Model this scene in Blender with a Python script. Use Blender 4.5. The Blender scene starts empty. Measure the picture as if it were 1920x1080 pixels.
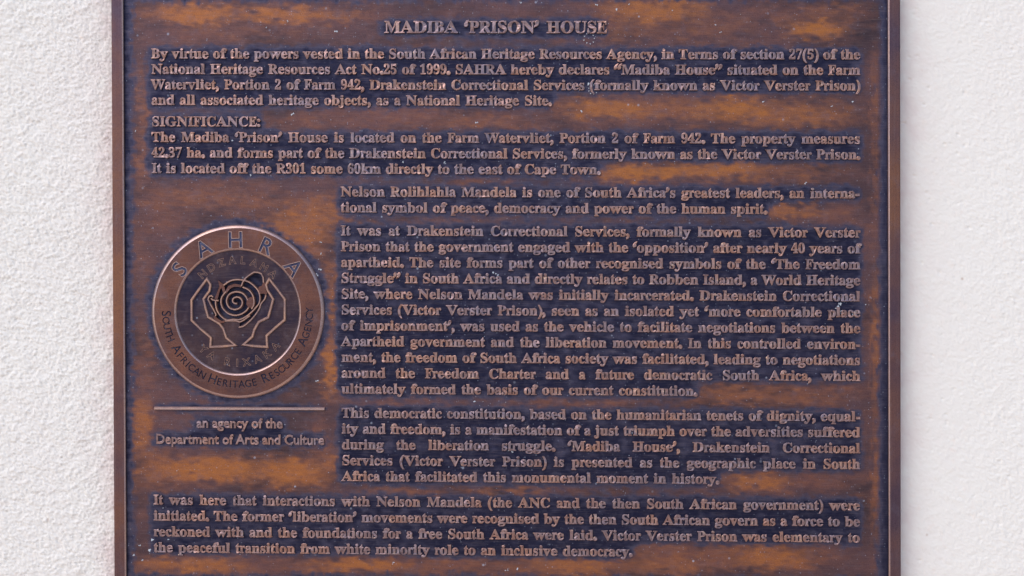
import bpy, math, random
import numpy as np
from mathutils import Matrix, Vector
from mathutils.geometry import delaunay_2d_cdt

random.seed(7)
rng = np.random.default_rng(7)
S = 0.0004                      # metres per photograph pixel on the plaque's face
ZC = 1.5                        # height of the plaque's centre above the paving
YF = -0.012                     # the plaque's face stands 12 mm proud of the wall
scene = bpy.context.scene
COL = scene.collection

# ------------------------------------------------------------------ camera
F = 1920 * 50 / 36
POSE = (0.0145390906, 0.0238828673, 0.00281023166, -4.48791912, 0.970944635, 2668.82547)


def rot(rx, ry, rz):
    c, s = math.cos, math.sin
    X = np.array([[1, 0, 0], [0, c(rx), -s(rx)], [0, s(rx), c(rx)]])
    Y = np.array([[c(ry), 0, s(ry)], [0, 1, 0], [-s(ry), 0, c(ry)]])
    Z = np.array([[c(rz), -s(rz), 0], [s(rz), c(rz), 0], [0, 0, 1]])
    return Z @ Y @ X


RM = rot(*POSE[:3])
CP = -RM.T @ np.array(POSE[3:])            # camera centre, plaque coordinates (px)
cam = bpy.data.cameras.new('camera')
cam.lens = 50
cam.sensor_width = 36
cam.clip_start = 0.01
cam.clip_end = 500
camo = bpy.data.objects.new('camera', cam)
COL.objects.link(camo)


def to_world_vec(p):
    return Vector((p[0], p[2], -p[1]))


ax = [to_world_vec(RM[0]), to_world_vec(-RM[1]), to_world_vec(-RM[2])]
m3 = Matrix(ax).transposed()
camo.matrix_world = Matrix.Translation(to_world_vec(CP) * S + Vector((0, YF, ZC))) @ m3.to_4x4()
scene.camera = camo

# ------------------------------------------------------------------ light
SUN_EL = math.radians(46)
SUN_AZ = math.radians(-42)      # from straight in front of the wall towards the left
sd = Vector((math.sin(SUN_AZ) * math.cos(SUN_EL), -math.cos(SUN_AZ) * math.cos(SUN_EL), math.sin(SUN_EL)))
world = bpy.data.worlds.new('World')
scene.world = world
world.use_nodes = True
wn = world.node_tree
sky = wn.nodes.new('ShaderNodeTexSky')
sky.sky_type = 'NISHITA'
sky.sun_disc = False
sky.sun_elevation = SUN_EL
sky.sun_rotation = math.atan2(sd.x, sd.y)
sky.air_density = 1.0
sky.ozone_density = 1.9
sky.dust_density = 1.0
wn.links.new(sky.outputs[0], wn.nodes['Background'].inputs[0])
wn.nodes['Background'].inputs[1].default_value = 0.13
sun = bpy.data.lights.new('sun', 'SUN')
sun.energy = 1.25
sun.angle = math.radians(58)
sun.color = (1.0, 0.94, 0.87)
suno = bpy.data.objects.new('sun', sun)
suno.rotation_euler = sd.to_track_quat('Z', 'Y').to_euler()
suno.location = (-2, -2, 4)
COL.objects.link(suno)
scene.view_settings.view_transform = 'Standard'
scene.view_settings.look = 'None'
scene.view_settings.gamma = 1
scene.view_settings.exposure = 0.60


# ------------------------------------------------------------------ helpers
def plane(x, y, h=0.0):
    """photo pixel -> (u, v) on the plane h px in front of the plaque's face"""
    d = RM.T @ np.array([(x - 960) / F, (y - 540) / F, 1.0])
    t = (-h - CP[2]) / d[2]
    p = CP + d * t
    return p[0] + 960, p[1] + 540


def L(u, v, h):
    """plaque coordinates (px) -> metres in the plaque's own space"""
    return ((u - 960) * S, -h * S, -(v - 540) * S)


def tile_noise(n, lo, hi, seed, ax_=1.0, ay_=1.0):
    """periodic band-passed noise n x n; lo..hi wavelength in px"""
    r = np.random.default_rng(seed)
    f = np.fft.rfft2(r.standard_normal((n, n)))
    ky = np.fft.fftfreq(n)[:, None] * ay_
    kx = np.fft.rfftfreq(n)[None, :] * ax_
    k = np.sqrt(kx * kx + ky * ky) + 1e-9
    f *= np.exp(-(k * lo) ** 2 * 0.5) * (1 - np.exp(-(k * hi) ** 2 * 0.5))
    a = np.fft.irfft2(f, (n, n))
    return a / a.std()


def samp(t, x, y):
    n = t.shape[0]
    x = np.asarray(x, float) % n
    y = np.asarray(y, float) % n
    x0 = np.floor(x).astype(int) % n
    y0 = np.floor(y).astype(int) % n
    fx = x - np.floor(x)
    fy = y - np.floor(y)
    x1 = (x0 + 1) % n
    y1 = (y0 + 1) % n
    return (t[y0, x0] * (1 - fx) + t[y0, x1] * fx) * (1 - fy) + (t[y1, x0] * (1 - fx) + t[y1, x1] * fx) * fy


def sstep(a, b, x):
    t = np.clip((x - a) / (b - a), 0, 1)
    return t * t * (3 - 2 * t)


def mesh_obj(name, verts, faces, mat, parent=None, loc=(0, 0, 0), smooth=False):
    me = bpy.data.meshes.new(name)
    me.from_pydata(verts if isinstance(verts, list) else verts.tolist(), [], faces)
    me.materials.append(mat)
    if smooth:
        me.shade_smooth()
    o = bpy.data.objects.new(name, me)
    COL.objects.link(o)
    o.location = loc
    if parent:
        o.parent = parent
    return o


def grid_mesh(name, us, vs, hf, mat, parent=None, fn=L, attrs=None, smooth=True):
    U, V = np.meshgrid(us, vs)
    H = hf(U, V)
    nx, ny = len(us), len(vs)
    X, Y, Z = fn(U, V, H)
    co = np.stack([np.broadcast_to(X, U.shape), np.broadcast_to(Y, U.shape), np.broadcast_to(Z, U.shape)], -1).reshape(-1, 3)
    i = (np.arange(ny - 1)[:, None] * nx + np.arange(nx - 1)[None, :]).ravel()
    fa = np.stack([i, i + nx, i + nx + 1, i + 1], 1)
    me = bpy.data.meshes.new(name)
    me.vertices.add(len(co))
    me.vertices.foreach_set('co', co.ravel())
    me.loops.add(fa.size)
    me.loops.foreach_set('vertex_index', fa.ravel())
    me.polygons.add(len(fa))
    me.polygons.foreach_set('loop_start', np.arange(len(fa)) * 4)
    me.polygons.foreach_set('loop_total', np.full(len(fa), 4))
    me.update(calc_edges=True)
    if smooth:
        me.shade_smooth()
    for k, a in (attrs or {}).items():
        at = me.color_attributes.new(k, 'FLOAT_COLOR', 'POINT')
        buf = np.ones((len(co), 4), np.float32)
        buf[:, :3] = a(U, V).reshape(-1, 3)
        at.data.foreach_set('color', buf.ravel())
    me.materials.append(mat)
    o = bpy.data.objects.new(name, me)
    COL.objects.link(o)
    if parent:
        o.parent = parent
    return o


# ------------------------------------------------------------------ materials
class NT:
    def __init__(self, name):
        self.m = bpy.data.materials.new(name)
        self.m.use_nodes = True
        self.t = self.m.node_tree
        self.p = self.t.nodes['Principled BSDF']

    def n(self, ty, **kw):
        nd = self.t.nodes.new(ty)
        for k, v in kw.items():
            if k.startswith('i_'):
                nd.inputs[int(k[2:]) if k[2:].isdigit() else k[2:].replace('_', ' ')].default_value = v
            else:
                setattr(nd, k, v)
        return nd

    def l(self, a, b):
        self.t.links.new(a, b)

    def coords(self, scale=(1, 1, 1), kind='Object'):
        tc = self.n('ShaderNodeTexCoord')
        mp = self.n('ShaderNodeMapping')
        mp.inputs['Scale'].default_value = scale
        self.l(tc.outputs[kind], mp.inputs[0])
        return mp.outputs[0]

    def noise(self, vec, scale, detail=3, rough=0.55):
        nz = self.n('ShaderNodeTexNoise', i_Scale=scale, i_Detail=detail, i_Roughness=rough)
        self.l(vec, nz.inputs['Vector'])
        return nz.outputs['Fac']

    def ramp(self, fac, stops):
        r = self.n('ShaderNodeValToRGB')
        e = r.color_ramp.elements
        while len(e) < len(stops):
            e.new(0.5)
        for q, (pos, c) in zip(e, stops):
            q.position = pos
            q.color = (*c, 1) if len(c) == 3 else c
        self.l(fac, r.inputs[0])
        return r.outputs[0]

    def mix(self, fac, a, b, blend='MIX'):
        mx = self.n('ShaderNodeMix', data_type='RGBA', blend_type=blend)
        for sock, v in ((mx.inputs[0], fac), (mx.inputs[6], a), (mx.inputs[7], b)):
            if hasattr(v, 'links'):
                self.l(v, sock)
            else:
                sock.default_value = v if not isinstance(v, tuple) else (*v, 1)
        return mx.outputs[2]

    def math(self, op, a, b=0.0, c=0.0, clamp=False):
        mm = self.n('ShaderNodeMath', operation=op, use_clamp=clamp)
        for sock, v in zip(mm.inputs, (a, b, c)):
            if hasattr(v, 'links'):
                self.l(v, sock)
            else:
                sock.default_value = v
        return mm.outputs[0]

    def bump(self, height, strength, dist, normal=None):
        b = self.n('ShaderNodeBump', i_Strength=strength, i_Distance=dist)
        self.l(height, b.inputs['Height'])
        if normal:
            self.l(normal, b.inputs['Normal'])
        return b.outputs[0]


def speck_mask(m, dens=0.5, scale=420.0):
    """tiny pale mineral specks: a few of the cells of a Voronoi pattern"""
    v = m.coords()
    vo = m.n('ShaderNodeTexVoronoi', i_Scale=scale, feature='F1')
    m.l(v, vo.inputs['Vector'])
    sep = m.n('ShaderNodeSeparateColor')
    m.l(vo.outputs['Color'], sep.inputs[0])
    keep = m.math('GREATER_THAN', sep.outputs[0], 1 - dens)
    size = m.math('MULTIPLY', sep.outputs[1], 0.30)
    d = m.math('SUBTRACT', size, vo.outputs['Distance'])
    d = m.math('MULTIPLY', d, 9.0, clamp=True)
    return m.math('MULTIPLY', m.math('MULTIPLY', d, keep), sep.outputs[2])


NAVY = (0.0095, 0.0105, 0.036)
SLATE = (0.062, 0.056, 0.098)
PURP = (0.125, 0.064, 0.070)
COPR = (0.195, 0.082, 0.066)
ORNG = (0.420, 0.146, 0.040)


def metal_common(m, col, rough_lo=0.38, rough_hi=0.62, metallic=0.75, specks=0.22, strength=0.35, grain=(60, 60, 1400)):
    vx = m.coords((1, 1, 1))
    brush = m.noise(m.coords(grain), 1.0, 2, 0.6)
    fine = m.noise(vx, 1500, 3, 0.7)
    col = m.mix(m.math('MULTIPLY', m.math('SUBTRACT', brush, 0.5), 0.55, clamp=True), col, (0.36, 0.27, 0.26))
    col = m.mix(m.math('MULTIPLY', m.math('SUBTRACT', 0.53, fine), 2.2, clamp=True), col, (0.02, 0.015, 0.03))
    s1 = speck_mask(m, specks * 2.2, 640)
    s2 = speck_mask(m, specks * 0.25, 260)
    cl = m.ramp(m.noise(vx, 38, 4, 0.65), [(0.36, (0.25, 0.25, 0.25)), (0.60, (1, 1, 1))])
    sp = m.math('MULTIPLY', m.math('MAXIMUM', m.math('MULTIPLY', s1, 0.6), m.math('MULTIPLY', s2, 0.6)), cl)
    hz = m.math('MULTIPLY', m.math('MULTIPLY', m.math('SUBTRACT', m.noise(vx, 95, 5, 0.7), 0.53), 2.2, clamp=True), 0.5)
    col = m.mix(hz, col, (0.16, 0.15, 0.21))
    col = m.mix(sp, col, (0.42, 0.46, 0.58))
    m.l(col, m.p.inputs['Base Color'])
    m.l(m.math('MULTIPLY', m.math('SUBTRACT', 1.0, sp), metallic), m.p.inputs['Metallic'])
    mid = m.noise(vx, 260, 4, 0.6)
    rg = m.n('ShaderNodeMapRange', i_To_Min=rough_lo, i_To_Max=rough_hi)
    m.l(mid, rg.inputs['Value'])
    m.l(rg.outputs[0], m.p.inputs['Roughness'])
    hh = m.math('ADD', m.math('MULTIPLY', brush, 0.45), m.math('ADD', m.math('MULTIPLY', fine, 0.8), m.math('MULTIPLY', mid, 0.15)))
    m.l(m.bump(hh, strength, 0.0003), m.p.inputs['Normal'])


def mat_field():
    m = NT('patinated_bronze_field')
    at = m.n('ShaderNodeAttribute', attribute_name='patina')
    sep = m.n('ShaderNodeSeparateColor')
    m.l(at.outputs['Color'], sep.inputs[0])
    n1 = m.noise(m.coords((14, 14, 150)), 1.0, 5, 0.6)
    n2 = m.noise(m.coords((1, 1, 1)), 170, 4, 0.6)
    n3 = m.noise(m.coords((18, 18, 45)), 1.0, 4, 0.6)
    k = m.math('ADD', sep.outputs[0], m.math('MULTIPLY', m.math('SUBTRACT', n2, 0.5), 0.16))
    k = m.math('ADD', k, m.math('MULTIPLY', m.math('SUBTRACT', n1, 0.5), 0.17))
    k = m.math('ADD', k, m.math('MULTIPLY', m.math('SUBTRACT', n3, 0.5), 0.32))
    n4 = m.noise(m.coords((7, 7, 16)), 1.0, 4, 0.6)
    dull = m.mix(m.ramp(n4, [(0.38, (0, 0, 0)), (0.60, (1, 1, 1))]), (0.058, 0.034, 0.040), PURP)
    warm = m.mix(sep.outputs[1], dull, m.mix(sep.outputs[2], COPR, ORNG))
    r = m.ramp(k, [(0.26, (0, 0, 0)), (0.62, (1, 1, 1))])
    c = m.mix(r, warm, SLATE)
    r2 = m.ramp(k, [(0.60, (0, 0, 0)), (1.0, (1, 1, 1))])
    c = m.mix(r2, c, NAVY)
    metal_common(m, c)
    return m.m


def mat_letter():
    m = NT('worn_bronze_lettering')
    tc = m.n('ShaderNodeTexCoord')
    sx = m.n('ShaderNodeSeparateXYZ')
    m.l(tc.outputs['Object'], sx.inputs[0])
    # the raised tops are rubbed bright, the flanks keep the dark patina
    hgt = m.n('ShaderNodeMapRange', i_From_Min=-0.0003, i_From_Max=-0.0009, i_To_Min=0.0, i_To_Max=1.0)
    m.l(sx.outputs['Y'], hgt.inputs['Value'])
    gp = m.n('ShaderNodeNewGeometry')
    mp = m.n('ShaderNodeMapping')
    m.l(gp.outputs['Position'], mp.inputs[0])
    big = m.noise(mp.outputs[0], 26, 3, 0.6)
    sm = m.noise(mp.outputs[0], 420, 3, 0.6)
    top = m.mix(m.ramp(big, [(0.38, (0, 0, 0)), (0.62, (1, 1, 1))]), (0.36, 0.200, 0.165), (0.26, 0.185, 0.205))
    top = m.mix(m.math('MULTIPLY', m.math('SUBTRACT', sm, 0.54), 5.0, clamp=True), top, (0.14, 0.09, 0.10))
    top = m.mix(m.math('MULTIPLY', m.math('SUBTRACT', 0.38, sm), 6.0, clamp=True), top, (0.66, 0.44, 0.31))
    c = m.mix(hgt.outputs[0], (0.012, 0.013, 0.045), top)
    m.l(c, m.p.inputs['Base Color'])
    m.p.inputs['Metallic'].default_value = 0.8
    m.p.inputs['Roughness'].default_value = 0.34
    m.l(m.bump(sm, 0.4, 0.0003), m.p.inputs['Normal'])
    return m.m


def mat_plain(name, a, b, scale=40, specks=0.15, stretch=(1, 1, 1), lo=0.38, hi=0.6, metallic=0.75, grain=(60, 60, 1400)):
    m = NT(name)
    n = m.noise(m.coords(stretch), scale, 4, 0.6)
    c = m.mix(m.ramp(n, [(0.36, (0, 0, 0)), (0.64, (1, 1, 1))]), a, b)
    metal_common(m, c, lo, hi, metallic, specks, 0.35, grain)
    return m.m


def mat_wall():
    m = NT('off_white_stucco')
    v = m.coords()
    n = m.noise(v, 12, 4, 0.6)
    c = m.mix(n, (0.775, 0.732, 0.690), (0.82, 0.785, 0.74))
    vo = m.n('ShaderNodeTexVoronoi', i_Scale=85.0)
    m.l(v, vo.inputs['Vector'])
    sep = m.n('ShaderNodeSeparateColor')
    m.l(vo.outputs['Color'], sep.inputs[0])
    keep = m.math('GREATER_THAN', sep.outputs[0], 0.82)
    d = m.math('MULTIPLY', m.math('SUBTRACT', m.math('MULTIPLY', sep.outputs[1], 0.13), vo.outputs['Distance']), 10, clamp=True)
    pit = m.math('MULTIPLY', m.math('MULTIPLY', keep, d), 0.6)
    c = m.mix(pit, c, (0.42, 0.27, 0.20))
    c = m.mix(m.math('MULTIPLY', m.math('SUBTRACT', m.noise(m.coords((5, 5, 2.2)), 1.0, 6, 0.65), 0.46), 1.5, clamp=True), c, (0.78, 0.705, 0.68))
    c = m.mix(m.math('MULTIPLY', m.math('SUBTRACT', m.noise(v, 130, 3, 0.6), 0.58), 1.8, clamp=True), c, (0.80, 0.66, 0.58))
    ga = m.n('ShaderNodeAttribute', attribute_name='edge_tint')
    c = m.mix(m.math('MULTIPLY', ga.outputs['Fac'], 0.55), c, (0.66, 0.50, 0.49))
    m.l(c, m.p.inputs['Base Color'])
    m.p.inputs['Roughness'].default_value = 0.9
    f1 = m.noise(v, 300, 7, 0.75)
    f2 = m.noise(v, 1500, 3, 0.7)
    h = m.math('ADD', m.math('MULTIPLY', f1, 1.0), m.math('MULTIPLY', f2, 0.3))
    h = m.math('SUBTRACT', h, m.math('MULTIPLY', pit, 0.6))
    m.l(m.bump(h, 0.4, 0.0005), m.p.inputs['Normal'])
    return m.m


def mat_paving():
    m = NT('warm_concrete_paving')
    n = m.noise(m.coords(), 3, 6, 0.6)
    m.l(m.mix(n, (0.62, 0.48, 0.36), (0.74, 0.60, 0.47)), m.p.inputs['Base Color'])
    m.p.inputs['Roughness'].default_value = 0.9
    return m.m


def mat_deposit():
    m = NT('chalky_mineral_deposit')
    n = m.noise(m.coords(), 900, 3, 0.6)
    m.l(m.mix(n, (0.34, 0.37, 0.46), (0.66, 0.70, 0.74)), m.p.inputs['Base Color'])
    m.p.inputs['Roughness'].default_value = 0.8
    return m.m


M_FIELD = mat_field()
M_LETTER = mat_letter()
M_RIM = mat_plain('bronze_rim', (0.095, 0.056, 0.078), (0.235, 0.100, 0.058), 8, 0.05, (1, 1, 1), 0.34, 0.5, 0.8, (1400, 60, 12))
M_LIP = mat_plain('rubbed_highlit_bronze_edge', (0.42, 0.30, 0.31), (0.54, 0.35, 0.30), 60, 0.04, (1, 1, 1), 0.34, 0.46, 0.9)
M_RING = mat_plain('bronze_emblem_ring', (0.110, 0.050, 0.046), (0.190, 0.078, 0.054), 42, 0.05, (1, 1, 1), 0.36, 0.52, 0.8)
M_INNER = mat_plain('dark_bronze_emblem_field', (0.008, 0.010, 0.036), (0.080, 0.042, 0.042), 24, 0.6)
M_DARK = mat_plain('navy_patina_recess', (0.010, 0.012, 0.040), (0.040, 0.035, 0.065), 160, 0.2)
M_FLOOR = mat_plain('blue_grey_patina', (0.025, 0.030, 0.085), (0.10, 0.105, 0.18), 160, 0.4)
M_LINE = mat_plain('worn_bronze_relief', (0.34, 0.21, 0.19), (0.50, 0.29, 0.21), 160, 0.06)
M_WALL = mat_wall()
M_PAVE = mat_paving()
M_DEP = mat_deposit()

# ------------------------------------------------------------------ wall and paving


def relief(n, p, cut, top, seed):
    rr = np.random.default_rng(seed)
    f = np.fft.rfft2(rr.standard_normal((n, n)))
    k = np.sqrt((np.fft.fftfreq(n)[:, None] * 0.8) ** 2 + (np.fft.rfftfreq(n)[None, :] * 1.15) ** 2)
    f *= (k + 1 / cut) ** (-p) * np.exp(-(k * top) ** 2)
    f[0, 0] = 0
    a = np.fft.irfft2(f, (n, n))
    return a / a.std()


TW = relief(2048, 0.95, 11.0, 2.6, 11)
TW2 = relief(2048, 1.5, 60.0, 9.0, 12)
_r = np.random.default_rng(5)
TG = tile_noise(2048, 1.5, 4.5, 13)
TP = np.zeros((2048, 2048))
_px = _r.integers(0, 2048, (2, 5200))
TP[_px[0], _px[1]] = _r.random(5200) ** 3
_k = np.fft.fftfreq(2048)
TP = np.fft.irfft2(np.fft.rfft2(TP) * np.exp(-2 * (math.pi * 1.9) ** 2 * (_k[:, None] ** 2 * 0.7 + np.fft.rfftfreq(2048)[None, :] ** 2 * 1.2)), (2048, 2048))
TP /= TP.max()
us = np.unique(np.concatenate([np.linspace(-6000, -120, 30), np.arange(-120, 240, 2.0), np.linspace(240, 1660, 20),
                               np.arange(1660, 2060, 2.0), np.linspace(2060, 8000, 30)]))
vs = np.unique(np.concatenate([np.linspace(-5000, -80, 26), np.arange(-80, 1160, 2.0), np.linspace(1160, 540 + ZC / S, 24)]))


def wall_h(U, V):
    ok = (V > -85) & (V < 1165) & (((U > -125) & (U < 240)) | ((U > 1660) & (U < 2065)))
    a = samp(TW, U, V)
    b = samp(TW2, U, V)
    amp = np.where(U > 900, 0.42 + 0.0022 * np.clip(U - 1720, 0, 300), 1.6)
    return ok * (amp * (a * 0.36 + b * 0.26 + 0.30 * samp(TG, U, V)) - 2.6 * samp(TP, U, V))


def WL(U, V, H):
    return ((U - 960) * S, -H * S, ZC - (V - 540) * S)


def edge_tint(U, V):  # pinkish tint, strongest beside the plaque's sides and fading outwards
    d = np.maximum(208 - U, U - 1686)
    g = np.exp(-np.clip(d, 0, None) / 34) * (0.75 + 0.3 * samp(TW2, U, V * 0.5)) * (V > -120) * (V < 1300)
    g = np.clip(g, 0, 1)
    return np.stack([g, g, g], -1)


wall = grid_mesh('stucco_wall', us, vs, wall_h, M_WALL, None, WL, {'edge_tint': edge_tint})
wall['label'] = 'rough off-white stucco wall on both sides of and behind the bronze plaque'
wall['category'] = 'wall'
pv = mesh_obj('paving', [(-60, 0.0, 0), (60, 0.0, 0), (60, -200, 0), (-60, -200, 0)], [(0, 3, 2, 1)], M_PAVE)
pv['kind'] = 'structure'

# ------------------------------------------------------------------ plaque
plq = bpy.data.objects.new('heritage_plaque', None)
plq.empty_display_size = 0.05
COL.objects.link(plq)
plq.location = (0, YF, ZC)
plq['label'] = 'brown bronze heritage plaque with raised lettering and a round emblem on the white wall'
plq['category'] = 'plaque'


def xl(y):
    return 210.0 + 5.9 * (y / 1080)


OUT = [plane(xl(-38), -38), plane(1686.7, -38), plane(1688, 1122), plane(xl(1122), 1122)]
WI = 22.6
prof = [(0, -29.5), (0, 4.2), (0.9, 5.6), (2.4, 6.2), (WI - 2.4, 6.2), (WI - 1.2, 5.8), (WI, 4.4), (WI, -4)]
vv, ff = [], []
cu = sum(p[0] for p in OUT) / 4
cv = sum(p[1] for p in OUT) / 4
for off, h in prof:
    for (u, v) in OUT:
        vv.append(L(u + (off if u < cu else -off), v + (off if v < cv else -off), h))
for i in range(len(prof) - 1):
    for j in range(4):
        a, b = i * 4 + j, i * 4 + (j + 1) % 4
        ff.append((a, b, b + 4, a + 4))
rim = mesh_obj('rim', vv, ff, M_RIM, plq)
rim.data.materials.append(M_LIP)  # lighter metal on the inner shoulder paints in the rim's bright edge highlight
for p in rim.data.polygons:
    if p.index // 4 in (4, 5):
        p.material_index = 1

# ---- text layout: widths of an old-style bold roman, thousandths of an em
AW = dict(zip("ABCDEFGHIJKLMNOPQRSTUVWXYZ", [778, 667, 722, 833, 611, 556, 833, 833, 389, 389, 778, 611, 1000, 833, 833, 611, 833, 722, 611, 667, 778, 778, 1000, 667, 667, 667]))
AW.update(zip("abcdefghijklmnopqrstuvwxyz", [500, 611, 444, 611, 500, 389, 556, 611, 333, 333, 611, 333, 889, 611, 556, 611, 611, 389, 444, 333, 611, 556, 833, 500, 556, 500]))
AW.update({c: 500 for c in "0123456789"})
AW.update({' ': 250, '.': 250, ',': 250, ':': 250, '(': 333, ')': 333, '-': 333, '‘': 278, '’': 278, '“': 500, '”': 500, "'": 278})
_cache = {}


def is_bold(c):
    return c.isascii() and c.isalnum()


def bold(c):
    if c.isupper():
        return chr(0x1D400 + ord(c) - 65)
    if c.isdigit():
        return chr(0x1D7CE + ord(c) - 48)
    return chr(0x1D41A + ord(c) - 97)


def text_mesh(body, extrude, bevel, offset, res=3, bres=1):
    c = bpy.data.curves.new('t', 'FONT')
    c.body = body
    c.extrude = extrude
    c.bevel_depth = bevel
    c.bevel_resolution = bres
    c.offset = offset
    c.resolution_u = res
    o = bpy.data.objects.new('t', c)
    COL.objects.link(o)
    bpy.context.view_layer.update()
    ev = o.evaluated_get(bpy.context.evaluated_depsgraph_get())
    me = ev.to_mesh()
    co = np.empty(len(me.vertices) * 3)
    me.vertices.foreach_get('co', co)
    co = co.reshape(-1, 3)
    fs = [tuple(p.vertices) for p in me.polygons]
    ev.to_mesh_clear()
    bpy.data.objects.remove(o)
    bpy.data.curves.remove(c)
    # the back half is sunk in the plate: drop it
    keep = [f for f in fs if sum(co[i, 2] for i in f) / len(f) > -1e-3]
    used = sorted({i for f in keep for i in f})
    mp = {a: b for b, a in enumerate(used)}
    return co[used], [tuple(mp[i] for i in f) for f in keep]


def adv_of(ch):
    def ext(s):
        co, _ = text_mesh(s, 0, 0, 0)
        return co[:, 0].max()
    return ext(ch + ch) - ext(ch)


def glyph(c, style):
    key = (c, style)
    if key not in _cache:
        ch = bold(c) if (style == 'serif' and is_bold(c)) else c
        if style == 'serif':
            off = 0.003 if is_bold(c) else 0.022
            co, fs = text_mesh(ch, 0.055, 0.028, off)
        else:
            co, fs = text_mesh(ch, 0.050, 0.022, 0.016)
        _cache[key] = (co, fs, adv_of(ch))
    return _cache[key]


WOB1 = tile_noise(1024, 3.0, 14.0, 31)
WOB2 = tile_noise(1024, 3.0, 14.0, 32)
WOB3 = tile_noise(1024, 18.0, 160.0, 33)
word_boxes = []
n_words = 0


def put_word(chars, u0s, v0s, em, style, parent, xs, name='word', ang=0.0, ymul=1.0):
    """chars at plane positions (u, v) -> one raised mesh"""
    global n_words
    V, Fc = [], []
    base = 0
    for c, u0, v0 in zip(chars, u0s, v0s):
        co, fs, adv = glyph(c, style)
        if style == 'serif':
            w = AW[c] / 1000
            if is_bold(c):
                sx_ = w / adv
                x = co[:, 0] * sx_
            else:
                k = {'.': 1.45, ',': 1.2, ':': 1.35, '(': 1.0, ')': 1.0, '-': 1.0}.get(c, 1.25)
                cx = (co[:, 0].min() + co[:, 0].max()) / 2
                x = (co[:, 0] - cx) * k + w / 2
                if c in '.,:‘’“”':
                    ty = 0.0 if c in '.,:' else 0.69
                    co = co.copy()
                    co[:, 1] = (co[:, 1] - ty) * (k if c != ':' else 1.05) + ty
                if c in '‘’“”':
                    x = x + (co[:, 1] - 0.6) * 0.28
            y = co[:, 1] * (1.02 if c.isupper() or c.isdigit() else 1.04)
        else:
            x = co[:, 0] * xs
            y = co[:, 1] * ymul
        uu = u0 + x * em
        vv_ = v0 - y * em
        hh = co[:, 2] * em * 1.5
        uu = uu + samp(WOB1, uu * 1.0, vv_ * 1.0) * 0.19
        vv_ = vv_ + samp(WOB2, uu * 1.0, vv_ * 1.0) * 0.19
        lev = np.clip(1.0 + 0.16 * samp(WOB3, uu, vv_), 0.55, 1.25)
        hh = hh * np.where(hh > 0, lev, 1)
        V.append(np.stack([uu, vv_, hh], 1))
        Fc += [tuple(i + base for i in f) for f in fs]
        base += len(co)
    V = np.concatenate(V)
    uc = float((V[:, 0].min() + V[:, 0].max()) / 2)
    vc = float(v0s[0])
    P = np.stack([(V[:, 0] - uc) * S, -V[:, 2] * S, -(V[:, 1] - vc) * S], 1)
    o = mesh_obj(name, P, Fc, M_LETTER, parent, L(uc, vc, 0.0))
    n_words += 1
    return o


def slope(y):
    return (1.7 + 10.0 * (y - 110) / 900) / 1328


def left_x(y):
    return 284.6 + 4.7 * (y - 109.5) / 895.5


EM = 25.5
LINES = []          # (text, x0, x1 or None, baseline y at x0, em)
P1 = ["By virtue of the powers vested in the South African Heritage Resources Agency, in Terms of section 27(5) of the",
      "National Heritage Resources Act No.25 of 1999. SAHRA hereby declares “Madiba House” situated on the Farm",
      "Watervliet, Portion 2 of Farm 942, Drakenstein Correctional Services (formally known as Victor Verster Prison)",
      "and all associated heritage objects, as a National Heritage Site."]
LINES.append(("MADIBA ‘PRISON’ HOUSE", 721.6, 1137.5, 61.8, 30.8))
for i, t in enumerate(P1):
    LINES.append((t, 'L', 1612.3 if i < 3 else 1034.4, 109.5 + 28.95 * i, EM))
LINES.append(("SIGNIFICANCE:", 'L', 488.5, 236.6, EM))
P2 = ["The Madiba ‘Prison’ House is located on the Farm Watervliet, Portion 2 of Farm 942. The property measures",
      "42.37 ha. and forms part of the Drakenstein Correctional Services, formerly known as the Victor Verster Prison.",
      "It is located off the R301 some 60km directly to the east of Cape Town."]
for i, t in enumerate(P2):
    LINES.append((t, 'L', 1612 if i < 2 else 1125.6, 265.9 + 29.2 * i, EM))
P3 = ["Nelson Rolihlahla Mandela is one of South Africa’s greatest leaders, an interna-",
      "tional symbol of peace, democracy and power of the human spirit."]
for i, t in enumerate(P3):
    LINES.append((t, 'M', 1611 if i < 1 else 1438.3, 368.2 + 29.6 * i, EM))
P4 = ["It was at Drakenstein Correctional Services, formally known as Victor Verster",
      "Prison that the government engaged with the ‘opposition’ after nearly 40 years of",
      "apartheid. The site forms part of other recognised symbols of the ‘The Freedom",
      "Struggle” in South Africa and directly relates to Robben Island, a World Heritage",
      "Site, where Nelson Mandela was initially incarcerated. Drakenstein Correctional",
      "Services (Victor Verster Prison), seen as an isolated yet ‘more comfortable place",
      "of imprisonment’, was used as the vehicle to facilitate negotiations between the",
      "Apartheid government and the liberation movement. In this controlled environ-",
      "ment, the freedom of South Africa society was facilitated, leading to negotiations",
      "around the Freedom Charter and a future democratic South Africa, which",
      "ultimately formed the basis of our current constitution."]
for i, t in enumerate(P4):
    LINES.append((t, 'M', 1612.3 if i < 10 else 1306.8, 441.0 + 29.63 * i, EM))
P5 = ["This democratic constitution, based on the humanitarian tenets of dignity, equal-",
      "ity and freedom, is a manifestation of a just triumph over the adversities suffered",
      "during the liberation struggle. ‘Madiba House’, Drakenstein Correctional",
      "Services (Victor Verster Prison) is presented as the geographic place in South",
      "Africa that facilitated this monumental moment in history."]
for i, t in enumerate(P5):
    LINES.append((t, 'M', 1612 if i < 4 else 1347.9, 782.6 + 29.6 * i, EM))
P6 = ["It was here that interactions with Nelson Mandela (the ANC and the then South African government) were",
      "initiated. The former ‘liberation’ movements were recognised by the then South African govern as a force to be",
      "reckoned with and the foundations for a free South Africa were laid. Victor Verster Prison was elementary to",
      "the peaceful transition from white minority role to an inclusive democracy."]
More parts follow.
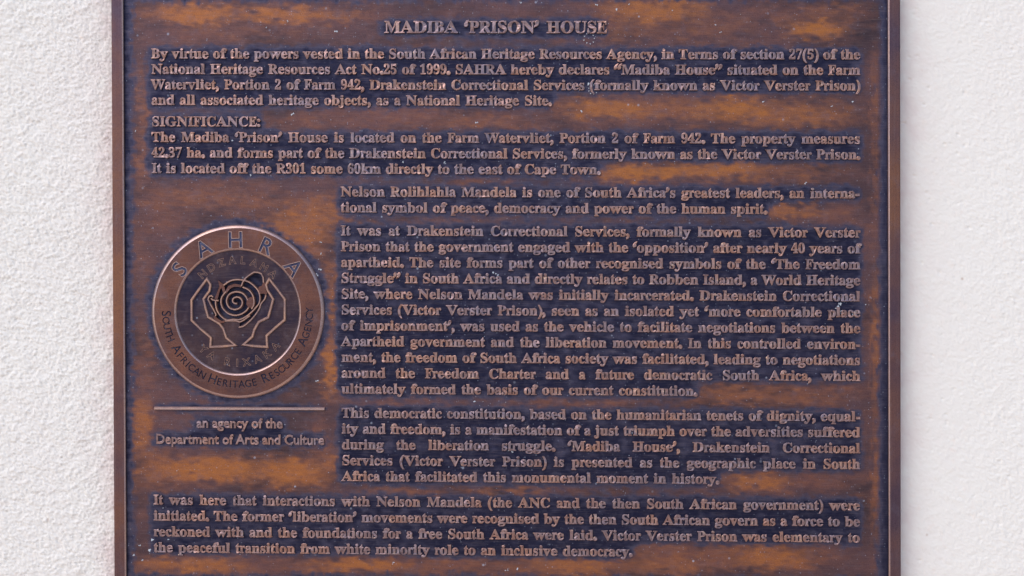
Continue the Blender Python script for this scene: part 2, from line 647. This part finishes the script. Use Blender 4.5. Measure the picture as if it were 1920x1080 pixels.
for i, t in enumerate(P6):
    LINES.append((t, 'L', 1611.5 if i < 3 else 1185.3, 945.2 + 29.75 * i, EM))


def text_line(t, x0, x1, y0, em, style='serif', xs=1.0):
    if x0 == 'L':
        x0 = left_x(y0)
    elif x0 == 'M':
        x0 = 639.6 + 1.6 * (y0 - 368) / 370
    words = t.split(' ')
    u0, v0 = plane(x0, y0)
    u1, v1 = plane(x1, y0 + slope(y0) * (x1 - x0))
    if style == 'serif':
        ws = [sum(AW[c] for c in w) / 1000 * em for w in words]
        sbl, sbr = 0.02 * em, 0.02 * em
        span = (u1 - u0) + sbl + sbr
        if len(words) == 1:
            k, gap = span / ws[0], 0
        else:
            k = 1.0
            gap = (span - sum(ws)) / (len(words) - 1)
            if gap < 0.19 * em:
                k = (span - 0.19 * em * (len(words) - 1)) / sum(ws)
                gap = 0.19 * em
    else:
        ws = [sum(glyph(c, style)[2] for c in w) * em * xs for w in words]
        sbl = 0.04 * em
        span = (u1 - u0) + 0.08 * em
        sp = 0.25 * em
        k = span / (sum(ws) + sp * (len(words) - 1))
        gap = sp * k
    holder = bpy.data.objects.new('text_line', None)
    holder.empty_display_size = 0.01
    COL.objects.link(holder)
    holder.parent = plq
    u = u0 - sbl
    du, dv = (u1 - u0), (v1 - v0)
    objs = []
    for w, ww in zip(words, ws):
        us_, vs_ = [], []
        uu = u
        for c in w:
            us_.append(uu)
            vs_.append(v0 + (uu - u0) * dv / du)
            a = AW[c] / 1000 * em if style == 'serif' else glyph(c, style)[2] * em * xs
            uu += a * k
        if em > 30:                                  # heading: every letter is a piece
            for c, a_, b_ in zip(w, us_, vs_):
                objs.append(put_word([c], [a_], [b_], em * (k if style == 'serif' else 1), style, holder, xs * k, 'letter'))
        else:
            objs.append(put_word(list(w), us_, vs_, em * (k if k < 1 and style == 'serif' else 1), style, holder, xs * k, 'word'))
        word_boxes.append((u, uu, v0 + (u - u0) * dv / du, em))
        u = uu + gap
    return holder


for ln in LINES:
    text_line(*ln)
text_line("an agency of the", 370.2, 529.5, 801.2, 25.5, 'sans', 0.9)
text_line("Department of Arts and Culture", 293.2, 607.5, 831.2, 25.5, 'sans', 0.9)

# ---- the emblem
EC = plane(446.6, 584.6)
RO = 164.2
RI = 115.2
RH = 6.4


def band(profile, n=160, c=EC):
    v, f = [], []
    for r, h in profile:
        for i in range(n):
            a = 2 * math.pi * i / n
            v.append((c[0] + r * math.sin(a), c[1] - r * math.cos(a), h))
    for i in range(len(profile) - 1):
        for j in range(n):
            a, b = i * n + j, i * n + (j + 1) % n
            f.append((a, b, b + n, a + n))
    return v, f


def letter_splines(ch, em, xs, u, v, ang, offset=0.0):
    """outline loops of a letter centred at (u, v), rotated by ang (clockwise), px"""
    co = bpy.data.curves.new('t', 'FONT')
    co.body = ch
    co.resolution_u = 4
    co.offset = offset
    o = bpy.data.objects.new('t', co)
    COL.objects.link(o)
    bpy.context.view_layer.update()
    me = o.to_mesh()
    # boundary edges of the filled outline
    from collections import defaultdict
    cnt = defaultdict(int)
    for p in me.polygons:
        vs_ = list(p.vertices)
        for a, b in zip(vs_, vs_[1:] + vs_[:1]):
            cnt[(min(a, b), max(a, b))] += 1
    pts = [tuple(q.co) for q in me.vertices]
    # merge duplicate verts by position
    key = {}
    rep = []
    for p in pts:
        k = (round(p[0], 5), round(p[1], 5))
        key.setdefault(k, len(key))
        rep.append(key[k])
    inv = {i: k for k, i in key.items()}
    e2 = defaultdict(int)
    for (a, b), c_ in cnt.items():
        a, b = rep[a], rep[b]
        if a != b:
            e2[(min(a, b), max(a, b))] += c_
    adj = defaultdict(list)
    for (a, b), c_ in e2.items():
        if c_ == 1:
            adj[a].append(b)
            adj[b].append(a)
    loops, seen = [], set()
    for s0 in list(adj):
        if s0 in seen:
            continue
        lp, prev, cur = [s0], None, s0
        seen.add(s0)
        while True:
            nx = [q for q in adj[cur] if q != prev and q not in seen]
            if not nx:
                break
            prev, cur = cur, nx[0]
            seen.add(cur)
            lp.append(cur)
        if len(lp) > 2:
            loops.append([inv[i] for i in lp])
    o.to_mesh_clear()
    bpy.data.objects.remove(o)
    bpy.data.curves.remove(co)
    allx = [p[0] for l_ in loops for p in l_]
    ally = [p[1] for l_ in loops for p in l_]
    cx = (min(allx) + max(allx)) / 2
    cy = 0.34 if ch.isupper() else (min(ally) + max(ally)) / 2
    ca, sa = math.cos(ang), math.sin(ang)
    out = []
    for l_ in loops:
        q = []
        for x, y in l_:
            X = (x - cx) * em * xs
            Y = -(y - cy) * em
            q.append((u + X * ca - Y * sa, v + X * sa + Y * ca))
        out.append(q)
    return out


def circle_loop(r, n=160, c=EC):
    return [(c[0] + r * math.sin(2 * math.pi * i / n), c[1] - r * math.cos(2 * math.pi * i / n)) for i in range(n)]


def cut_face(loops, h_top, depth, bevel=0.5):
    """a flat face filled from nested loops, holes included, with walls going down"""
    pts, edges = [], []
    for lp in loops:
        b = len(pts)
        pts += [Vector(p) for p in lp]
        edges += [(b + q, b + (q + 1) % len(lp)) for q in range(len(lp))]
    vo, _, fo, *_rest = delaunay_2d_cdt(pts, edges, [], 0, 1e-4)
    E0 = np.array([p for lp in loops for p in lp])
    E1 = np.array([p for lp in loops for p in (lp[1:] + lp[:1])])
    v = [(q[0], q[1], h_top) for q in vo]
    f = []
    for t in fo:
        cx = sum(vo[q][0] for q in t) / 3
        cy = sum(vo[q][1] for q in t) / 3
        cr = (E0[:, 1] > cy) != (E1[:, 1] > cy)
        xx = E0[:, 0] + (cy - E0[:, 1]) / np.where(cr, E1[:, 1] - E0[:, 1], 1) * (E1[:, 0] - E0[:, 0])
        if int((cr & (xx > cx)).sum()) % 2:
            f.append(tuple(t))
    for lp in loops:                       # walls, with a small rounded shoulder
        b = len(v)
        n = len(lp)
        for (x, y) in lp:
            v.append((x, y, h_top))
        for (x, y) in lp:
            v.append((x, y, h_top - depth))
        for j in range(n):
            f.append((b + j, b + (j + 1) % n, b + n + (j + 1) % n, b + n + j))
    return v, f


def join(*parts):
    V, Fc = [], []
    for v, f in parts:
        b = len(V)
        V += [tuple(p) for p in v]
        Fc += [tuple(i + b for i in q) for q in f]
    return V, Fc


def emit(name, vf, mat, parent, smooth=False, at=EC):
    v, f = vf
    o = L(at[0], at[1], 0)
    P = [((x - 960) * S - o[0], -h * S - o[1], -(y - 540) * S - o[2]) for x, y, h in v]
    return mesh_obj(name, P, f, mat, parent, o, smooth)


def polar(deg, r, c=EC):
    a = math.radians(deg)
    return c[0] + r * math.sin(a), c[1] - r * math.cos(a)


outlined = []                # (loops of one letter, height of the face they are cut in, line width)
ring_loops = [circle_loop(RO - 6.5), circle_loop(RI + 4.5)]
for ch, d in zip("SAHRA", (-53.9, -28.3, -1.6, 24.5, 51.8)):
    u, v = polar(d, 135.6)
    outlined.append((letter_splines(ch, 42.0, 1.0, u, v, math.radians(d), 0.020), RH, 1.6))
    ring_loops += outlined[-1][0]


def cap_word(word, d0, d1, r):
    """small capitals along the foot of the ring; d = degrees from straight down, positive to the right"""
    out = []
    n = len(word)
    wd = [(1.25 if i == 0 else 1.0) * (0.5 if c == 'I' else 1.0) for i, c in enumerate(word)]
    cum, pos = 0, []
    for w in wd:
        pos.append(cum + w / 2)
        cum += w
    p0, p1 = pos[0], pos[-1]
    for i, (c, p) in enumerate(zip(word, pos)):
        d = d0 + (d1 - d0) * (p - p0) / (p1 - p0)
        a = math.radians(d)
        e = 25.0 if i == 0 else 19.5
        rr = r - (0 if i == 0 else -1.6)
        out += letter_splines(c, e, 0.94, EC[0] + rr * math.sin(a), EC[1] + rr * math.cos(a), -a, 0.008)
    return out


for w, a, b in (("SOUTH", -88.5, -68.5), ("AFRICAN", -58.5, -29.2), ("HERITAGE", -20.3, 13.6), ("RESOURCE", 23.2, 57.0), ("AGENCY", 65.8, 91.5)):
    ring_loops += cap_word(w, a, b, 134.5)

lip_out = band([(RO, -1), (RO - 0.2, 0.8), (RO - 1.2, 2.8), (RO - 2.8, 4.6), (RO - 4.6, 5.8), (RO - 6.5, RH)])
lip_in = band([(RI + 4.5, RH), (RI + 3.2, RH - 0.4), (RI + 1.6, RH - 1.8), (RI + 0.6, RH - 3.6), (RI, RH - 5.0), (RI, -1)])
emblem = bpy.data.objects.new('emblem', None)
emblem.empty_display_size = 0.02
COL.objects.link(emblem)
emblem.parent = plq
emit('ring_lip', lip_out, M_LIP, emblem, True)
emit('ring_lip', lip_in, M_LIP, emblem, True)
emit('ring_face', cut_face(ring_loops, RH, 2.2), M_RING, emblem)
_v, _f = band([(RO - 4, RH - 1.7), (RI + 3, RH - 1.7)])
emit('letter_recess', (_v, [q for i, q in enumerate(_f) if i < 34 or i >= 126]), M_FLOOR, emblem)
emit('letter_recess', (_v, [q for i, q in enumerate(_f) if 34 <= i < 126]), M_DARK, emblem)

inner_loops = [circle_loop(RI + 0.5)]
for i, ch in enumerate("NDZALAMA"):
    d = -43.2 + 86.1 * i / 7
    u, v = polar(d, 97.5)
    outlined.append((letter_splines(ch, 19.5, 0.98, u, v, math.radians(d), 0.016), 2.6, 0.9))
    inner_loops += outlined[-1][0]
for ch, d in zip("YARIXAKA", (-42.7, -31.2, -11.5, -0.8, 9.8, 22.7, 35.3, 47.5)):
    a = math.radians(d)
    outlined.append((letter_splines(ch, 20.0, 0.98, EC[0] + 96 * math.sin(a), EC[1] + 96 * math.cos(a), -a, 0.016), 2.6, 0.9))
    inner_loops += outlined[-1][0]
inner_loops.append([plane(385 + x / 9.0, 500 + y / 9.0) for x, y in [
    (660, 215), (830, 92), (955, 120), (1000, 270), (1030, 400), (1020, 500), (930, 680), (780, 880), (580, 1010), (590, 925), (420, 912), (262, 945),
    (170, 870), (70, 560), (80, 495), (165, 540), (240, 320), (320, 312), (420, 245), (520, 222)]])
emit('emblem_field', cut_face(inner_loops, 2.6, 6.6), M_INNER, emblem)
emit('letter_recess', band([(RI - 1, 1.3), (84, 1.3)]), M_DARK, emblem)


def ridge(pts, w, h, closed=False, h0=0.2):
    """a raised line with a rounded top following pts (plane px)"""
    n = len(pts)
    pr = [(-0.5, h0), (-0.46, h0 + (h - h0) * 0.55), (-0.24, h), (0.24, h), (0.46, h0 + (h - h0) * 0.55), (0.5, h0)]
    v, f = [], []
    for i, p in enumerate(pts):
        a = pts[i - 1] if (i > 0 or closed) else p
        b = pts[(i + 1) % n] if (i < n - 1 or closed) else p
        d1 = np.array(p) - np.array(a)
        d2 = np.array(b) - np.array(p)
        d1 = d1 / (np.linalg.norm(d1) or 1)
        d2 = d2 / (np.linalg.norm(d2) or 1)
        t = d1 + d2
        t = t / (np.linalg.norm(t) or 1)
        nn = np.array([-t[1], t[0]])
        nr = np.array([-d2[1], d2[0]]) if np.linalg.norm(d2) > 0 else np.array([-d1[1], d1[0]])
        k = 1 / max(0.45, abs(float(nn @ nr)))
        ww = w(i / (n - 1)) if callable(w) else w
        for o_, hh in pr:
            v.append((p[0] + nn[0] * o_ * ww * k, p[1] + nn[1] * o_ * ww * k, hh))
    m = len(pr)
    for i in range(n if closed else n - 1):
        j = (i + 1) % n
        for q in range(m - 1):
            f.append((i * m + q, j * m + q, j * m + q + 1, i * m + q + 1))
    if not closed:
        f.append(tuple(range(m)))
        f.append(tuple((n - 1) * m + q for q in range(m))[::-1])
    return v, f


def Q(pts):
    """points read off a 5.4x enlargement whose corner is photo pixel (330, 470)"""
    return [plane(330 + x / 5.4, 470 + y / 5.4) for x, y in pts]


def smooth_pts(pts, k=6):
    """Catmull-Rom through the points"""
    P = [np.array(p, float) for p in pts]
    P = [2 * P[0] - P[1]] + P + [2 * P[-1] - P[-2]]
    out = []
    for i in range(1, len(P) - 2):
        for j in range(k):
            t = j / k
            a, b, c, d = P[i - 1], P[i], P[i + 1], P[i + 2]
            out.append(tuple(0.5 * ((2 * b) + (-a + c) * t + (2 * a - 5 * b + 4 * c - d) * t * t + (-a + 3 * b - 3 * c + d) * t ** 3)))
    out.append(tuple(P[-2]))
    return out


for lps, top, wd in outlined:
    emit('letter', join(*[ridge(lp, wd, top + 0.55, True, top - 0.6) for lp in lps]), M_LIP if top == RH else M_LINE, emblem, at=lps[0][0])

LH = Q([(320, 287), (240, 390), (163, 500), (165, 705), (255, 792), (360, 880), (354, 974), (470, 970), (606, 956), (515, 882),
        (485, 790), (445, 738), (332, 672), (305, 580), (284, 490), (345, 405), (355, 345)])
RHD = Q([(948, 287), (1030, 390), (1106, 492), (1105, 700), (1010, 780), (922, 862), (928, 974), (800, 966), (690, 950), (778, 870),
         (798, 800), (842, 722), (938, 675), (965, 580), (988, 490), (932, 402), (915, 345)])
emit('hand_outline', ridge(LH, 5.2, 6.0, True, 2.4), M_LINE, emblem)
emit('hand_outline', ridge(RHD, 5.2, 6.0, True, 2.4), M_LINE, emblem)


def R9(pts):
    """points read off a 9x enlargement whose corner is photo pixel (385, 500)"""
    return [plane(385 + x / 9.0, 500 + y / 9.0) for x, y in pts]


# the rose: a spiral inside overlapping petals
SPIRAL = [(548, 622), (505, 618), (472, 585), (482, 538), (535, 512), (600, 530), (635, 590), (622, 655), (580, 700), (510, 722),
          (430, 700), (383, 640), (370, 560), (402, 480), (470, 435), (550, 424), (640, 450), (700, 512), (722, 565)]
emit('rose_spiral', ridge(smooth_pts(R9(SPIRAL)), 4.4, 6.5, False, -4.6), M_LINE, emblem)
PETALS = [
    [(740, 690), (690, 750), (610, 800), (510, 820), (400, 790), (312, 710), (276, 620), (282, 530), (322, 462), (360, 420)],
    [(640, 345), (730, 385), (790, 450), (826, 540), (826, 640), (790, 712)],
    [(320, 312), (420, 245), (520, 220), (640, 226), (750, 262), (840, 332), (902, 410), (930, 510), (918, 610), (860, 690), (790, 765), (700, 838),
     (580, 893), (480, 888), (370, 898), (275, 835), (212, 745), (188, 660), (182, 580)],
    [(690, 200), (640, 262), (615, 330)],
    [(660, 215), (740, 150), (830, 92), (900, 97), (955, 120), (985, 185), (990, 270)],
    [(1032, 470), (1010, 545), (950, 620), (920, 705), (860, 800), (780, 895), (700, 968), (640, 1008), (572, 1020)],
    [(340, 915), (420, 912), (520, 912), (590, 932), (650, 905), (760, 825)],
    [(140, 515), (115, 488), (75, 500), (55, 548), (100, 640), (150, 730), (188, 800), (180, 835)],
    [(232, 570), (180, 568), (135, 560), (105, 535)],
]
for k, p in enumerate(PETALS):
    q = R9(p)
    emit('rose_petal', ridge(smooth_pts(q, 5) if k in (0, 1, 2, 5) else q, 4.2, 6.1 - 0.07 * k, False, -4.6), M_LINE, emblem)


def patch(pts, h):
    P = R9(pts)
    c = (sum(p[0] for p in P) / len(P), sum(p[1] for p in P) / len(P))
    return cut_face([P], h, h + 4.4)


for pt in ([(985, 270), (1022, 268), (1030, 400), (1056, 440), (1035, 482), (1000, 452), (928, 462), (892, 400), (915, 338), (960, 322)],
           [(712, 540), (745, 525), (795, 508), (826, 540), (826, 640), (795, 690), (740, 690), (704, 640)],
           [(228, 228), (312, 298), (334, 340), (352, 430), (312, 442), (288, 362), (262, 380), (232, 500), (212, 562), (165, 542), (210, 430), (248, 340)],
           [(345, 420), (400, 325), (500, 288), (602, 303), (618, 352), (560, 338), (490, 340), (425, 375), (368, 450)],
           [(150, 825), (192, 850), (235, 885), (292, 918), (345, 898), (345, 935), (262, 958), (205, 925), (160, 880)]):
    emit('petal_face', patch(pt, 5.9), M_RING, emblem)

# ---- the divider
a, b = plane(290.3, 765.6), plane(609.0, 766.6)
emit('divider_line', ridge([a, b], 7.2, 4.6, False, -0.5), M_LIP, plq, at=a)

# ---- the field with its patina
T1 = tile_noise(2048, 28, 220, 41, 3.0, 1.0)
T2 = tile_noise(2048, 9, 60, 42, 3.5, 1.0)
T3 = tile_noise(2048, 50, 400, 43, 2.0, 1.0)
G = 3.0
gu0, gv0 = 225.0, -60.0
gw, gh = 500, 410
msk = np.zeros((gh, gw))
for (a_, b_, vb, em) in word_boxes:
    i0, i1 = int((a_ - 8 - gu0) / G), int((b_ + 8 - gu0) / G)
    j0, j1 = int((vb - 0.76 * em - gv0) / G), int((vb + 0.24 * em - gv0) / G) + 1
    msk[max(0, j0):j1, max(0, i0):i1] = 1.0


def blur(a, sig):
    p = np.pad(a, 40, mode='edge')
    ky = np.fft.fftfreq(p.shape[0])[:, None]
    kx = np.fft.rfftfreq(p.shape[1])[None, :]
    g = np.exp(-2 * (math.pi * sig) ** 2 * (kx * kx + ky * ky))
    return np.fft.irfft2(np.fft.rfft2(p) * g, p.shape)[40:-40, 40:-40]


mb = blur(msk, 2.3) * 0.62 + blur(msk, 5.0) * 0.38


def fsamp(a, U, V):
    x = np.clip((U - gu0) / G, 0, a.shape[1] - 1.001)
    y = np.clip((V - gv0) / G, 0, a.shape[0] - 1.001)
    x0 = x.astype(int)
    y0 = y.astype(int)
    fx, fy = x - x0, y - y0
    return (a[y0, x0] * (1 - fx) + a[y0, x0 + 1] * fx) * (1 - fy) + (a[y0 + 1, x0] * (1 - fx) + a[y0 + 1, x0 + 1] * fx) * fy


# rubbed copper-coloured areas of the plate: (u, v, ru, rv, copper, orange)
BLOBS = [(370, 28, 90, 22, .9, .8), (520, 28, 120, 16, .9, .7), (640, 30, 60, 12, .6, .9), (420, 62, 100, 20, .5, .1), (1230, 22, 110, 26, .9, .8), (1320, 50, 120, 26, .5, .4),
         (1460, 26, 60, 16, .6, .1), (1530, 55, 55, 20, 1, 1), (1560, 25, 60, 20, .6, .4), (1180, 60, 60, 20, .6, .6),
         (1130, 205, 90, 22, .8, 1), (1250, 205, 120, 24, .8, .5), (1380, 205, 90, 24, .9, 1), (1500, 215, 110, 26, .8, .7), (760, 222, 170, 16, .6, .1), (580, 225, 70, 16, .5, .0), (900, 228, 120, 12, .6, .3),
         (1210, 322, 110, 16, 1, 1), (1340, 318, 110, 18, .9, .9), (1460, 322, 110, 18, .7, .4), (910, 338, 60, 8, .6, .3),
         (1480, 395, 80, 12, .9, .6), (1560, 400, 60, 18, .5, .2), (820, 418, 150, 8, .4, .1),
         (380, 370, 120, 26, .6, .4), (560, 430, 70, 50, .9, .6), (600, 400, 50, 40, .8, .6), (480, 385, 90, 24, .5, .2), (300, 400, 50, 40, .4, .1), (620, 560, 16, 80, .8, .6), (260, 480, 24, 60, .4, .0),
         (265, 300, 14, 60, .6, .2), (268, 200, 10, 60, .6, .3), (620, 690, 18, 60, .9, .9), (270, 680, 22, 70, .5, .1), (265, 800, 22, 60, .9, .6),
         (1380, 740, 90, 18, .8, .5), (1500, 745, 110, 18, .7, .4), (760, 757, 110, 9, .5, .2), (1100, 757, 180, 9, .6, .1),
         (400, 880, 130, 26, 1, .9), (540, 885, 90, 28, 1, .9), (290, 880, 50, 40, .8, .4), (600, 830, 14, 60, .5, .3), (620, 870, 16, 30, .8, .5),
         (1420, 905, 70, 16, .9, .8), (1540, 905, 80, 16, .5, .1), (760, 922, 100, 8, .6, .2), (960, 920, 100, 8, .7, .4),
         (360, 1060, 110, 16, 1, .7), (520, 1062, 100, 14, .6, .1), (680, 1060, 100, 14, 1, .8), (860, 1062, 120, 16, .7, .2), (1080, 1062, 120, 20, .9, .7), (1300, 1045, 130, 24, .9, .2), (1450, 1045, 90, 24, .9, .8), (1250, 1060, 90, 18, .8, .5),
         (1642, 300, 10, 200, .5, .3), (1645, 640, 12, 140, .7, .6), (1645, 900, 12, 120, .7, .5), (1640, 180, 8, 80, .6, .3)]
TB = tile_noise(1024, 14, 70, 44, 2.2, 1.0)
TV = tile_noise(1024, 10, 90, 46, 1.0, 3.0)
TC = tile_noise(1024, 5, 26, 45, 2.6, 1.0)
LEFT_E, RIGHT_E = plane(234, 540)[0], plane(1664, 540)[0]


def patina(U, V):
    side = sstep(1612, 1636, U)
    du = samp(TB, U, V) * 7 * (1 - side) + side * samp(TV, U, V) * 4
    dv = samp(TB, U + 333, V + 517) * 4 * (1 - side)
    Uw, Vw = U + du, V + dv
    cop = np.zeros_like(U)
    org = np.zeros_like(U)
    for (x, y, rx, ry, c_, o_) in BLOBS:
        x, y = plane(x, y)
        d = np.exp(-(np.abs((Uw - x) / rx) ** 2.6 + np.abs((Vw - y) / ry) ** 2.6))
        cop = np.maximum(cop, d * c_)
        org = np.maximum(org, d * c_ * o_)
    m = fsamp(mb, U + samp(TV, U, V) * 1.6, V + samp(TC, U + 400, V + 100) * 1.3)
    # round the emblem, along the divider and along the rim
    r = np.hypot(U - EC[0], V - EC[1]) - RO
    e = np.exp(-(np.clip(r, 0, None) / 17) ** 1.6) * (0.76 + 0.07 * samp(TF, U * 1.3, V * 1.3))
    m = np.maximum(m, e)
    m = np.where(r < -40, 1.0, m)
    lu, lv = plane(450, 766)
    m = np.maximum(m, 0.85 * np.exp(-np.abs((V - lv + 1) / 11) ** 2.2 - np.abs((U - lu) / 170) ** 8))
    ed = np.minimum(np.minimum(U - LEFT_E, RIGHT_E - U), np.minimum(V + 14, 1097 - V))
    m = np.maximum(m, 0.92 * np.exp(-(np.clip(ed + 2.2 * samp(TV, U, V), 0, None) / 20) ** 1.8))
    m = m + 0.09 * samp(TB, U + 90, V + 700) * np.clip(m * 4, 0, 1) * (1 - side) - 0.14 * cop * (m < 0.75)
    cop = np.clip(cop * 1.1 + 0.10 + 0.13 * samp(T1, U, V) + 0.05 * samp(TC, U, V), 0, 1)
    org = np.clip(org * 0.95 + 0.10 * samp(T2, U, V), 0, 1)
    return np.stack([np.clip(m, 0, 1), cop, org], -1)


fu = np.arange(LEFT_E - 6, RIGHT_E + 6, 3.0)
fv = np.arange(-26, 1112, 3.0)
TF = tile_noise(1024, 16, 90, 51)
TF2 = tile_noise(1024, 3.5, 12, 52)


def field_h(U, V):
    # the ground is sunk deep behind the rose at the emblem's centre
    deep = 1 - sstep(52, 64, np.hypot(U - EC[0], V - EC[1] + 22))
    return 0.10 * samp(TF, U, V) + 0.02 * samp(TF2, U, V) - 0.2 - 4.2 * deep


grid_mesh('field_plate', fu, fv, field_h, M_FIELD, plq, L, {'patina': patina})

# ---- dried mineral splashes: bigger ones one by one, spread flat on the plate
SP = [(1105, 72, 11, .5), (1112, 168, 9, .6), (1106, 158, 6, .6), (1570, 578, 6, 1), (1580, 586, 5, 1), (1575, 570, 4, 1), (925, 512, 4, 1), (932, 515, 3.5, 1),
      (955, 844, 4.5, 1), (961, 848, 3.5, 1), (287, 1012, 5, .8), (280, 1031, 5, .8), (316, 1012, 3, .8), (306, 952, 2.5, .8), (332, 882, 2.6, .8), (594, 515, 5, .8), (600, 505, 4, .6), (601, 455, 3, .5),
      (603, 475, 3.5, .5), (322, 668, 4.5, 1), (335, 660, 4, 1), (431, 450, 4.5, 1), (436, 264, 3, 1), (255, 246, 3, .8), (549, 215, 5, .7), (469, 328, 3, .9), (894, 230, 3.5, 1), (1091, 209, 3.5, .8),
      (1341, 46, 3, .8), (1351, 61, 3, .7), (1431, 190, 3, .9), (1512, 343, 4, .5), (629, 60, 5, .35), (500, 51, 3, .3), (1155, 18, 3.4, 1), (1118, 8, 4, .6), (975, 5, 4, .5), (835, 305, 3.4, .9), (757, 304, 3.4, .8),
      (594, 714, 3.6, .9), (347, 486, 3.5, .8), (370, 600, 4, .9), (338, 610, 4, .8), (950, 1068, 4, .7), (971, 1066, 4, .7), (738, 1056, 3.5, .6), (890, 753, 3, 1), (906, 754, 2.5, 1), (948, 753, 2.5, .8), (1610, 278, 2.6, 1),
      (1622, 570, 2.6, 1), (1180, 8, 3, .7), (1260, 20, 3, .7), (1600, 190, 4, .5), (1560, 200, 3, .5), (248, 250, 2, .8), (1388, 28, 2.4, .8), (1600, 590, 3, .7), (540, 40, 3, .4), (250, 1040, 4, .6), (262, 1022, 3, .6), (268, 1050, 3, .7)]
TD = tile_noise(512, 2.0, 9.0, 61)


def splash(x, y, r, amt):
    u, v = plane(x, y)
    n, rings = 14, 3
    sx_ = random.uniform(0.8, 1.25)
    vs_, fs_ = [(u, v, 0.5 + 0.25 * r / 4)], []
    ph = random.random() * 9
    for k in range(1, rings + 1):
        for i in range(n):
            a = 2 * math.pi * i / n
            w = 1 + 0.30 * math.sin(3 * a + ph) + 0.22 * math.sin(5 * a + ph * 2) + random.uniform(-.18, .18)
            rr = r * 0.8 * w * k / rings
            vs_.append((u + rr * math.cos(a) * sx_, v + rr * math.sin(a) / sx_, (0.45 + 0.2 * r / 4) * (1 - (k / rings) ** 2) + 0.08 - (0.6 if k == rings else 0)))
    for i in range(n):
        fs_.append((0, 1 + i, 1 + (i + 1) % n))
        for k in range(rings - 1):
            a, b = 1 + k * n + i, 1 + k * n + (i + 1) % n
            fs_.append((a, a + n, b + n, b))
    return vs_, fs_


parts = []
for (x, y, r, amt) in SP:
    if r > 7:
        for k in range(9):
            a = k * 0.7
            parts.append(splash(x + r * math.cos(a) * random.uniform(.8, 1), y + r * math.sin(a) * random.uniform(.8, 1), 1.5, .5))
    else:
        for k in range(3 if r > 2.9 else 1):
            parts.append(splash(x + random.uniform(-1, 1) * r * .6, y + random.uniform(-1, 1) * r * .5, r * random.uniform(.3, .62) * (0.6 + 0.4 * amt), amt))
dp = emit('mineral_splashes', join(*parts), M_DEP, plq, True)
dp['kind'] = 'stuff'
print('words', n_words, 'verts', sum(len(o.data.vertices) for o in bpy.data.objects if o.type == 'MESH'))
